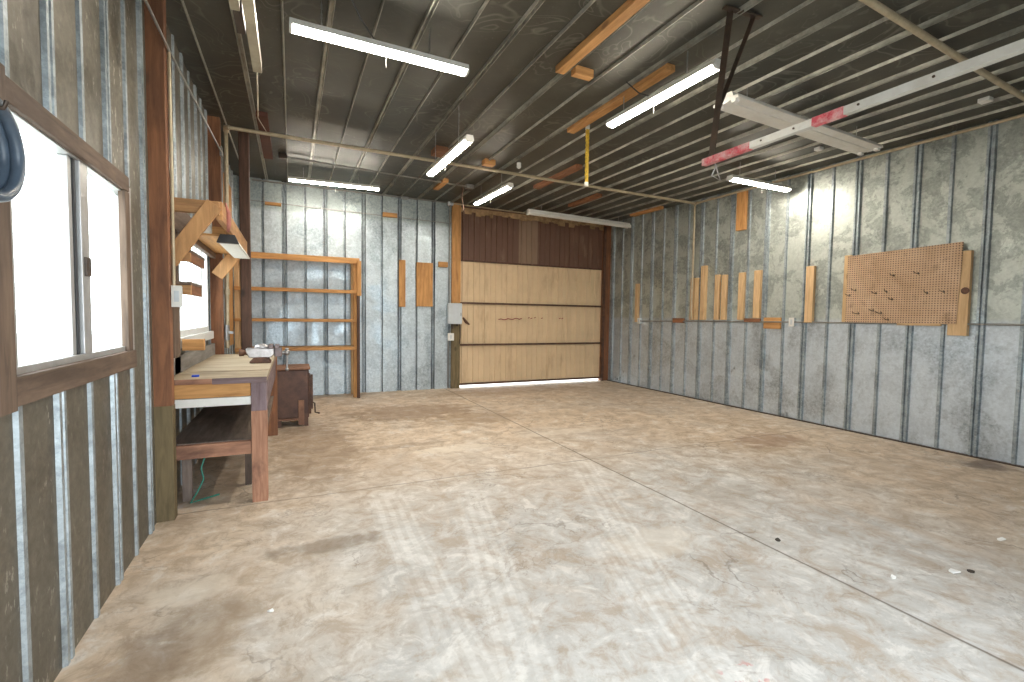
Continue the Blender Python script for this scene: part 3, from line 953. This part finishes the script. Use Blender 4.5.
a = thing('air_pipe', 'pale pipe crossing under the ceiling from wall to wall with drops at both ends', 'pipe', (2.8, 6.11, 3.3))
pz0, pz1 = 3.372, 3.312
MB().tube([(-.62, 6.11, pz0), (2.5, 6.11, 3.348), (6.185, 6.11, pz1)], .021, 12).build('pipe_run', M['pipe'], a, 0)
MB().tube([(-.64, 6.165, pz0 - .02), (-.645, 6.165, 2.5), (-.66, 6.165, .96)], .021, 12).build('pipe_drop', M['pipe'], a, 0)
pd_ = bpy.data.objects['pipe_drop']
MB().tube([(-.60, 6.11, pz0), (-.635, 6.125, pz0 + .002), (-.64, 6.165, pz0 - .03)], .028, 12).build('elbow', M['pipe'], a, 0)
MB().tube([(-.665, 6.165, 1.22), (-.668, 6.165, 1.05)], .033, 12).build('union', M['steel'], pd_, 0)
MB().tube([(-.655, 6.165, 1.62), (-.656, 6.165, 1.56)], .030, 12).build('union', M['pipe'], pd_, 0)
MB().box(-.70, -.60, 6.145, 6.185, 1.12, 1.15).build('valve_handle', M['steel'], pd_)
MB().tube([(6.20, 6.11, pz1 - .01), (6.20, 6.11, 1.36)], .017, 12).build('pipe_drop', M['pipe'], a, 0)
MB().tube([(6.175, 6.11, pz1), (6.205, 6.11, pz1 - .005), (6.205, 6.05, pz1 - .003)], .026, 12).build('tee', M['pipe'], a, 0)
MB().tube([(6.205, 6.05, pz1 - .003), (6.205, 3.9, 3.305), (6.205, .4, 3.285)], .017, 12).build('pipe_run', M['pipe'], a, 0)

solo(MB().tube([(2.2, 1.78, zc(2.2, 1.8) - .05), (3.2, 1.82, zc(3.2, 1.8) - .05), (4.6, 1.90, zc(4.6, 1.9) - .05), (6.22, 1.98, zc(6.2, 2) - .05)], .022, 12),
     'ceiling_pipe', M['pipe'], 'tan pipe crossing the ceiling above the near end of the white track', 'pipe', bevel=0)

c = thing('wall_conduit', 'thin conduit along the left wall crossing the near timber post', 'conduit', (-.66, 4.5, 3.0))
MB().tube([(-.688, 2.2, 2.99), (-.688, 3.72, 3.0), (-.672, 6.04, 3.075)], .008, 8).build('conduit_run', M['conduit'], c, 0)
MB().tube([(-.692, 3.730, 3.0), (-.692, 3.730, 1.50)], .010, 8).build('conduit_drop', M['pipe'], c, 0)
m = MB().box(-.685, -.66, 6.0, 6.05, 3.03, 3.12)
m.build('clip', M['steel'], c)
m = MB().tube([(-.125, 2.36, 2.40), (-.13, 2.42, 2.42), (-.265, 5.0, 3.13), (-.243, 6.088, 3.385)], .004, 6)
solo(m, 'slack_wire', M['pipe'], 'slack thin wire from the end of the yellowed track up to the cross pipe', 'wire', bevel=0)

# ------------------------------------------------------------------ overhead door tracks


def channel(x, y0, y1, z, w, h, t, side=1):
    poly = [(-w / 2, 0), (w / 2, 0), (w / 2, h), (w / 2 - t, h), (w / 2 - t, t), (-w / 2 + t, t), (-w / 2 + t, h), (-w / 2, h)]
    return MB().prism(poly, (x, y0, z), (1, 0, 0), (0, 0, 1), (0, y1 - y0, 0))


tr = thing('overhead_door_track', 'white overhead door track with red painted bands hanging on two dark struts', 'door track', (2.53, 1.0, 2.38))
TX, TZ = 2.53, 2.385
trk = channel(TX, FY + .02, 2.42, TZ, .036, .040, .005).build('track', M['track'], tr, 0)
for y0, y1 in ((2.06, 2.425), (1.52, 1.68)):
    channel(TX, y0, y1, TZ - .001, .039, .043, .006).build('painted_band', M['red'], trk, 0)['label'] = 'red painted band'
MB().box(TX - .0195, TX + .0195, 1.95, 2.06, TZ - .001, TZ + .02).build('splice_plate', M['track'], tr)
for yy in (1.15, 1.45, 1.78, 1.98):
    MB().tube([(TX - .017, yy, TZ + .022), (TX - .022, yy, TZ + .022)], .006, 8).build('bolt', M['darksteel'], trk, 0)


def angle_iron(p, q, w, t, up):
    m = MB()
    p, q = Vector(p), Vector(q)
    dd = (q - p).normalized()
    sd = dd.cross(Vector(up)).normalized()
    uu = sd.cross(dd)
    m.prism([(0, 0), (w, 0), (w, t), (t, t), (t, w), (0, w)], p, sd, uu, q - p)
    return m


angle_iron((2.59, 2.33, 3.36), (2.535, 2.40, 2.39), .042, .006, (1, .3, 0)).build('hanger_strut', M['darksteel'], tr, 0)
angle_iron((2.78, 2.30, 3.36), (2.575, 2.385, 2.74), .030, .005, (1, .3, 0)).build('hanger_brace', M['darksteel'], tr, 0)
MB().beam((2.53, 2.30, 3.352), (2.83, 2.27, 3.348), .04, .012).build('ceiling_plate', M['darksteel'], tr)
m = MB().tube([(2.60, 2.42, 2.47), (2.62, 2.40, 2.38), (2.66, 2.40, 2.30), (2.60, 2.42, 2.33), (2.63, 2.41, 2.40)], .005, 6)
m.build('tie_wire', M['steel'], tr, 0)

tr2 = thing('overhead_door_track', 'yellowed overhead door track beneath the ceiling at the upper left', 'door track', (-.12, 1.0, 2.39))
channel(-.125, FY + .02, 2.37, 2.385, .034, .050, .006).build('track', M['tanmetal'], tr2, 0)
MB().box(-.185, -.155, FY + .3, 1.96, 2.40, 2.46).build('flange', M['tanmetal'], tr2)
MB().box(-.180, -.150, 1.97, 2.13, 2.41, 2.48).build('bracket', M['darksteel'], tr2)
MB().beam((-.165, 1.93, 2.45), (-.165, 1.90, zc(-.17, 1.9) - .015), .03, .008, (0, 1, 0)).build('hanger_strut', M['rust'], tr2)

# ------------------------------------------------------------------ shop lights


def lit_light(label, a, bpt, w=.085, cord=None):
    """lit strip light on two chains; a, bpt = the ends of its underside"""
    a, bpt = Vector(a), Vector(bpt)
    c = (a + bpt) / 2
    o = thing('strip_light', label, 'ceiling light', c, 'lit strip lights')
    d = (bpt - a).normalized()
    sd = d.cross(Vector((0, 0, 1))).normalized()
    up = Vector((0, 0, 1))
    L = (bpt - a).length
    MB().prism([(-w / 2, .016), (-w * .38, .058), (w * .38, .058), (w / 2, .016)], a, sd, up, d * L).build('housing', M['fixture'], o, .002)
    MB().prism([(-w * .47, .016), (-w * .44, .004), (-w * .2, -.006), (w * .2, -.006), (w * .44, .004), (w * .47, .016)], a + d * .018, sd, up, d * (L - .036)).build('diffuser', M['lamp'], o, 0)
    for s0 in (0, L - .018):
        MB().prism([(-w / 2, .016), (-w * .45, .002), (-w * .2, -.008), (w * .2, -.008), (w * .45, .002), (w / 2, .016)], a + d * s0, sd, up, d * .018).build('end_cap', M['fixture'], o, 0)
    for f in (.16, .76):
        p = a + d * L * f + up * .058
        m = MB()
        zt = zc(p.x, p.y) - .004
        k = 0
        z = p.z
        while z < zt:
            z2 = min(z + .03, zt)
            off = sd * .003 if k % 2 else d * .003
            m.tube([p + up * (z - p.z) + off, p + up * (z2 - p.z + .004) + off], .0025, 5)
            m.tube([p + up * (z - p.z) - off, p + up * (z2 - p.z + .004) - off], .0025, 5)
            z = z2
            k += 1
        m.build('hanger_chain', M['steel'], o, 0)
    p = a + d * L * .5 - up * .005                    # pull string
    MB().tube([p + sd * w * .3, p + sd * w * .3 - up * .10], .0022, 5).build('pull_string', M['paper'], o, 0)
    if cord:
        q = Vector(cord)
        p0 = a + d * L * .45 + up * .06
        mid = (p0 + q) / 2 - up * .03
        m = MB().tube([p0, p0 * .7 + mid * .3, mid, mid * .4 + q * .6, q], .006, 6)
        m.build('power_cord', M['black'], o, 0)
    return o


lit_light('lit strip light at the top left hung crosswise nearest the camera', (0.0, 3.42, 3.15), (1.195, 3.435, 3.14), .095, (.30, 3.2, zc(.3, 3.2)))
lit_light('lit strip light running lengthwise in front of the cross pipe', (1.463, 5.47, 2.965), (1.488, 4.19, 2.95), .085)
lit_light('lit strip light running lengthwise beyond the cross pipe near the back door', (2.676, 7.21, 3.125), (2.706, 5.95, 3.11), .085)
lit_light('lit strip light hung crosswise by the back wall above the shelf rack', (-.034, 7.59, 3.25), (1.225, 7.48, 3.24), .085)
lit_light('lit strip light running lengthwise beside the orange ceiling plank', (2.705, 3.74, 3.132), (2.730, 2.51, 3.118), .095, (2.62, 3.4, zc(2.6, 3.4)))
lit_light('lit strip light hung crosswise close to the right wall', (5.02, 4.385, 3.115), (6.12, 4.38, 3.105), .11)


def dead_light(label, a, bpt, w, tubes):
    a, bpt = Vector(a), Vector(bpt)
    o = thing('fluorescent_fixture', label, 'light fixture', (a + bpt) / 2, 'unlit fluorescent fixtures')
    d = (bpt - a).normalized()
    sd = d.cross(Vector((0, 0, 1))).normalized()
    up = Vector((0, 0, 1))
    L = (bpt - a).length
    MB().prism([(-w * .34, .02), (-w * .22, .085), (w * .22, .085), (w * .34, .02), (w * .12, .02), (w * .10, .006), (-w * .10, .006), (-w * .12, .02)], a, sd, up, d * L).build('housing', M['fixture'], o, .002)
    for s in (-1, 1):
        c = a + sd * s * w * .30 + up * .012
        if tubes:
            MB().tube([c + d * .05, c + d * (L - .05)], .019, 12).build('tube_lamp', M['white'], o, 0)
        else:
            MB().prism([(-w * .19, 0), (w * .19, 0), (w * .17, .024), (-w * .17, .024)], c, sd, up, d * L).build('reflector_wing', M['fixture'], o, .002)
        for e0 in (0, L - .05):
            MB().prism([(-.021, -.024), (.021, -.024), (.021, .03), (-.021, .03)], c + d * e0, sd, up, d * .05).build('lamp_holder', M['white'], o, .004)
    for f in (.12, .88):
        p = a + d * L * f + up * .085
        MB().tube([p, Vector((p.x, p.y, zc(p.x, p.y) - .004))], .005, 6).build('hanger', M['steel'], o, 0)
    return o


dead_light('unlit two tube fluorescent fixture in front of the back door head', (3.868, 7.76, 3.215), (6.22, 7.86, 3.195), .13, True)
dead_light('unlit white fluorescent fixture crossing behind the white door track', (3.296, 2.95, 3.150), (5.53, 3.055, 3.131), .25, False)

# ------------------------------------------------------------------ things on the ceiling


def plank(x0, x1, y0, y1, tone, label, th=.016, nm='ceiling_plank', cat='plank', ax='y'):
    m = MB()
    zt = min(zc(x, y) for x in (x0, x1) for y in (y0, y1))
    vs = []
    for dz in (-.036 - th, -.0):
        for y in (y0, y1):
            for x in (x0, x1):
                vs.append((x, y, zc(x, y) + dz))
    m.add(vs, [(0, 2, 3, 1), (4, 5, 7, 6), (0, 1, 5, 4), (2, 6, 7, 3), (0, 4, 6, 2), (1, 3, 7, 5)])
    return solo(m, nm, wood(tone, ax), label, cat, 'wood pieces on the ceiling')


plank(1.955, 2.035, 2.10, 3.46, 'orange', 'long orange plank on the ceiling at the top edge above the little rounded block')
plank(2.085, 2.26, 3.36, 3.43, 'orange', 'little orange block on the ceiling at the end of the top plank', .03, 'timber_block', 'wood block', 'x')
plank(2.70, 2.79, 3.00, 4.50, 'orange', 'long orange plank on the ceiling behind the hanging yellow rope')
plank(3.44, 3.54, 5.48, 6.72, 'post', 'dim brown plank on the ceiling beyond the middle of the cross pipe')
plank(2.08, 2.17, 7.05, 7.60, 'orange', 'short plank on the ceiling near the back conduit box')
plank(1.60, 1.90, 5.72, 5.95, 'post', 'brown wooden pad on the ceiling behind the left half of the cross pipe', .03, 'timber_block', 'wood block', 'x')
plank(2.30, 2.45, 5.88, 6.00, 'orange', 'tiny orange block on the ceiling right of the lit lengthwise light', .03, 'timber_block', 'wood block', 'x')
plank(5.98, 6.10, 6.75, 7.55, 'orange', 'orange plank on the ceiling in the far right corner')
plank(4.55, 4.66, 6.6, 7.5, 'post', 'dim brown plank on the ceiling above the unlit fixture')
plank(-.32, -.21, 5.65, 7.2, 'post', 'dark red brown plank on the ceiling between the dark post and the back wall').data.materials[0] = M['rustred']

# hanging yellow rope with white ends
y_ = thing('hanging_rope', 'yellow twisted rope with white ends hanging from the ceiling', 'rope', (2.84, 4.315, 2.76))
m = MB()
for ph in (0, 2.094, 4.188):
    pts = [(2.84 + .011 * math.cos(ph + i * .55), 4.315 + .011 * math.sin(ph + i * .55), 3.36 - i * .0115) for i in range(51)]
    m.tube(pts, .011, 6)
m.build('rope', M['yellow'], y_, 0)
MB().tube([(2.84, 4.315, zc(2.84, 4.3)), (2.84, 4.315, 3.33)], .022, 12).build('rope_end', M['white'], y_, .002)
MB().tube([(2.84, 4.315, 2.785), (2.84, 4.315, 2.745)], .022, 12).build('rope_end', M['white'], y_, .002)

for x, y, s, lab in ((5.53, 3.60, .035, 'small white plate on the ceiling beside the unlit white fixture'),
                     (5.57, 2.16, .040, 'small white plate on the ceiling near the tan pipe and right wall')):
    z = zc(x, y)
    solo(MB().box(x - s, x + s, y - s, y + s, z - .035, z), 'ceiling_plate', M['white'], lab, 'plate', bevel=.004)
z = zc(2.77, 5.84)
m = MB().tube([(2.77, 5.84, z), (2.77, 5.84, z - .03)], .030, 14).ball((2.77, 5.84, z - .045), .032)
solo(m, 'bare_bulb', M['white'], 'round white bulb holder on the ceiling just before the cross pipe', 'bulb', bevel=0)

# ------------------------------------------------------------------ right wall woodwork


def wboard(y0, y1, z0, z1, label, tone='tan', d=.05, name='wall_board', cat='board'):
    return solo(MB().box(BX - d, BX + .0, y0, y1, z0, z1), name, wood(tone, 'z' if z1 - z0 > y1 - y0 else 'y'), label, cat, 'wood pieces on the right wall')


wboard(7.50, 7.60, 1.285, 2.045, 'two tone upright board at the far end of the right wall')
wboard(6.31, 6.56, 1.290, 1.372, 'flat brown block on the conduit at the far part of the right wall', 'post', .045, 'timber_block', 'wood block')
wboard(6.09, 6.16, 1.345, 2.06, 'thin upright board just left of the pipe drop on the right wall', d=.045)
wboard(5.98, 6.065, 1.345, 2.055, 'thin upright board just right of the pipe drop on the right wall', d=.045)
wboard(5.83, 5.925, 1.345, 2.245, 'tallest upright pale board on the right wall beyond the pipe drop', d=.06)
wboard(5.555, 5.640, 1.350, 2.077, 'first of a pair of slim boards in the middle of the right wall')
wboard(5.420, 5.505, 1.350, 2.066, 'second of a pair of slim boards in the middle of the right wall')
wboard(5.090, 5.190, 1.355, 2.075, 'upright board above the far end of the flat brown block on the right wall')
wboard(4.815, 4.920, 1.385, 2.085, 'upright board standing just before the square orange block on the right wall')
wboard(4.80, 5.07, 1.325, 1.380, 'flat brown block under two upright boards on the right wall', 'post', .045, 'timber_block', 'wood block')
wboard(4.48, 4.75, 1.235, 1.395, 'square orange block straddling the right wall conduit', 'orange', .032, 'timber_block', 'wood block')
wboard(5.115, 5.275, 2.72, 3.31, 'orange board high on the right wall below the crosswise light', 'orange')
wboard(4.03, 4.135, 1.330, 2.075, 'upright pale board midway between the square block and the pegboard')

# pegboard
pb = thing('pegboard', 'brown pegboard with wooden backing boards on the right wall', 'pegboard', (BX - .05, 3.08, 1.34))
m = MB().prism([(2.525, 1.338), (3.605, 1.345), (3.605, 2.150), (2.505, 2.178)], (BX - .062, 0, 0), (0, 1, 0), (0, 0, 1), (.010, 0, 0))
m.build('peg_panel', M['peg'], pb, .001)
MB().box(BX - .052, BX, 3.575, 3.655, 1.345, 2.165).build('backing_board', wood('tan', 'z'), pb)
MB().box(BX - .052, BX, 2.44, 2.60, 1.222, 2.085).build('backing_board', wood('tan', 'z'), pb)
MB().box(BX - .050, BX, 2.66, 3.06, 1.318, 1.345).build('bottom_cleat', wood('tan', 'y'), pb)
MB().tube([(BX - .054, 2.47, 1.68), (BX - .058, 2.47, 1.68)], .035, 14).build('knot', M['smudge'], pb, 0)

hooks = [(3.60, 1.672, .10, 'low far corner'), (3.135, 1.880, .09, ''), (2.90, 1.885, .11, ''), (3.535, 1.732, .10, ''), (3.31, 1.688, .10, ''),
         (3.20, 1.70, .06, ''), (2.81, 1.672, .08, ''), (2.665, 1.678, .10, ''), (3.14, 1.612, .09, ''), (3.49, 1.452, .13, ''),
         (3.33, 1.487, .10, ''), (3.245, 1.458, .12, ''), (3.17, 1.382, .09, '')]
hlab = ['dark peg hook nearest the far edge of the pegboard', 'dark peg hook in the top row left of its longer neighbor',
        'longest peg hook in the top row of the pegboard', 'faint thin peg hook just above the hook at the far edge of the pegboard',
        'peg hook in the middle row left of a short stubby hook', 'short stubby peg hook in the middle row of the pegboard',
        'peg hook in the middle row second from the near edge', 'dark peg hook in the middle row closest to the near edge of the pegboard',
        'lone thin peg hook just below the middle row', 'longest peg hook low on the far side of the pegboard',
        'upper of two parallel peg hooks low on the pegboard', 'lower of two parallel peg hooks low on the pegboard',
        'lowest peg hook at the bottom edge of the pegboard']
for (y, z, L, _), lab in zip(hooks, hlab):
    y *= .988
    x = BX - .062
    up = .03 if L < .09 else .015
    m = MB().tube([(x + .004, y + .012, z + .012), (x - .006, y + .012, z + .012), (x - .010, y, z), (x - .03, y - .010, z - .012),
                   (x - L, y - .004, z + .004), (x - L - .012, y, z + up)], .0034, 7)
    m.ball((x - .004, y + .006, z + .002), .008, (.5, 1, 1), 8)
    solo(m, 'peg_hook', M['darksteel'], lab, 'hook', 'hooks on the pegboard', bevel=0)

# ------------------------------------------------------------------ hose at the left edge
m = MB()
for k, (rr, dx) in enumerate(((.134, 0), (.127, -.028))):
    n = 48
    pts = [(-.722 + dx, 1.755 + rr * math.sin(2 * math.pi * i / n), 1.785 + rr * .95 * math.cos(2 * math.pi * i / n)) for i in range(n + 1)]
    m.tube(pts, .0165, 12, False)
solo(m, 'hose_coil', M['hose'], 'blue gray hose coil hanging at the left edge by the near window', 'hose', bevel=0)
solo(MB().tube([(AX + .03, 1.755, 1.890), (AX + .105, 1.755, 1.890), (AX + .112, 1.755, 1.91)], .006, 8), 'hose_hook', M['darksteel'],
     'dark hook carrying the hose coil by the near window', 'hook', bevel=0)

# ------------------------------------------------------------------ scraps on the floor
for x, y, mt, s, nm, lab, cat in (
        (3.245, 1.27, 'paper', .034, 'paper_scrap', 'larger white paper scrap on the floor at the lower right beside a dark leaf', 'paper'),
        (3.34, 1.235, 'leafdark', .026, 'dry_leaf', 'dark curled leaf on the floor beside the larger white scrap', 'leaf'),
        (4.01, 1.35, 'paper', .026, 'paper_scrap', 'small white paper scrap on the floor nearest the right wall', 'paper'),
        (2.70, 1.90, 'leafdark', .020, 'dry_leaf', 'dark leaf bit on the long floor joint', 'leaf'),
        (2.87, 1.37, 'paper', .016, 'paper_scrap', 'tiny white speck of paper just right of the long floor joint', 'paper'),
        (-.10, 2.35, 'paper', .014, 'paper_scrap', 'tiny white scrap on the floor at the lower left', 'paper')):
    m = MB()
    n = 7
    ring = [(s * random.uniform(.7, 1.1) * math.cos(6.283 * i / n), s * random.uniform(.5, .9) * math.sin(6.283 * i / n), random.uniform(.002, .012)) for i in range(n)]
    top = [(x + a, y + b_, h + .003) for a, b_, h in ring]
    bot = [(x + a, y + b_, max(.0, h - .001) * .6) for a, b_, h in ring]
    m.add(top + bot, [tuple(range(n)), tuple(reversed(range(n, 2 * n)))] + [(i, i + n, (i + 1) % n + n, (i + 1) % n) for i in range(n)])
    solo(m, nm, M[mt], lab, cat, 'scraps on the floor', bevel=0)

# ------------------------------------------------------------------ daylight
w = bpy.data.worlds.new('daylight')
SC.world = w
w.use_nodes = True
bg = w.node_tree.nodes['Background']
bg.inputs['Color'].default_value = (.86, .94, 1.0, 1)
bg.inputs['Strength'].default_value = 4.8


def portal(name, loc, rot, sx, sy):
    l = bpy.data.lights.new(name, 'AREA')
    l.shape = 'RECTANGLE'
    l.size, l.size_y = sx, sy
    l.cycles.is_portal = True
    o = bpy.data.objects.new(name, l)
    o.location = loc
    o.rotation_euler = rot
    COL.objects.link(o)


H = math.pi / 2
portal('doorway_portal', (AX + 2.0, FY - .08, 1.225), (-H, 0, math.pi), 2.9, 2.45)
portal('window_portal', (AX - .07, (W1[0] + W1[1]) / 2, (W1[2] + W1[3]) / 2), (0, -H, 0), W1[3] - W1[2], W1[1] - W1[0])
portal('window_portal', (AX - .07, (W2[0] + W2[1]) / 2, (W2[2] + W2[3]) / 2), (0, -H, 0), W2[3] - W2[2], W2[1] - W2[0])

# ------------------------------------------------------------------ camera
cam = bpy.data.cameras.new('camera')
cam.sensor_width = 36
cam.lens = 475.6 / 1024 * 36
cam.clip_start = .02
co = bpy.data.objects.new('camera', cam)
rx, ry, rz = Vector((.90770329, -.41939272, .01358252)), Vector((.0086921, .05115509, .99865289)), -Vector((.41952257, .90636246, -.05007904))
co.matrix_world = Matrix(((rx.x, ry.x, rz.x, 0), (rx.y, ry.y, rz.y, 0), (rx.z, ry.z, rz.z, 1.35), (0, 0, 0, 1)))
COL.objects.link(co)
SC.camera = co
vs = SC.view_settings
vs.view_transform = 'Standard'
vs.look = 'None'
vs.gamma = 1
vs.use_curve_mapping = False
vs.exposure = 0.75
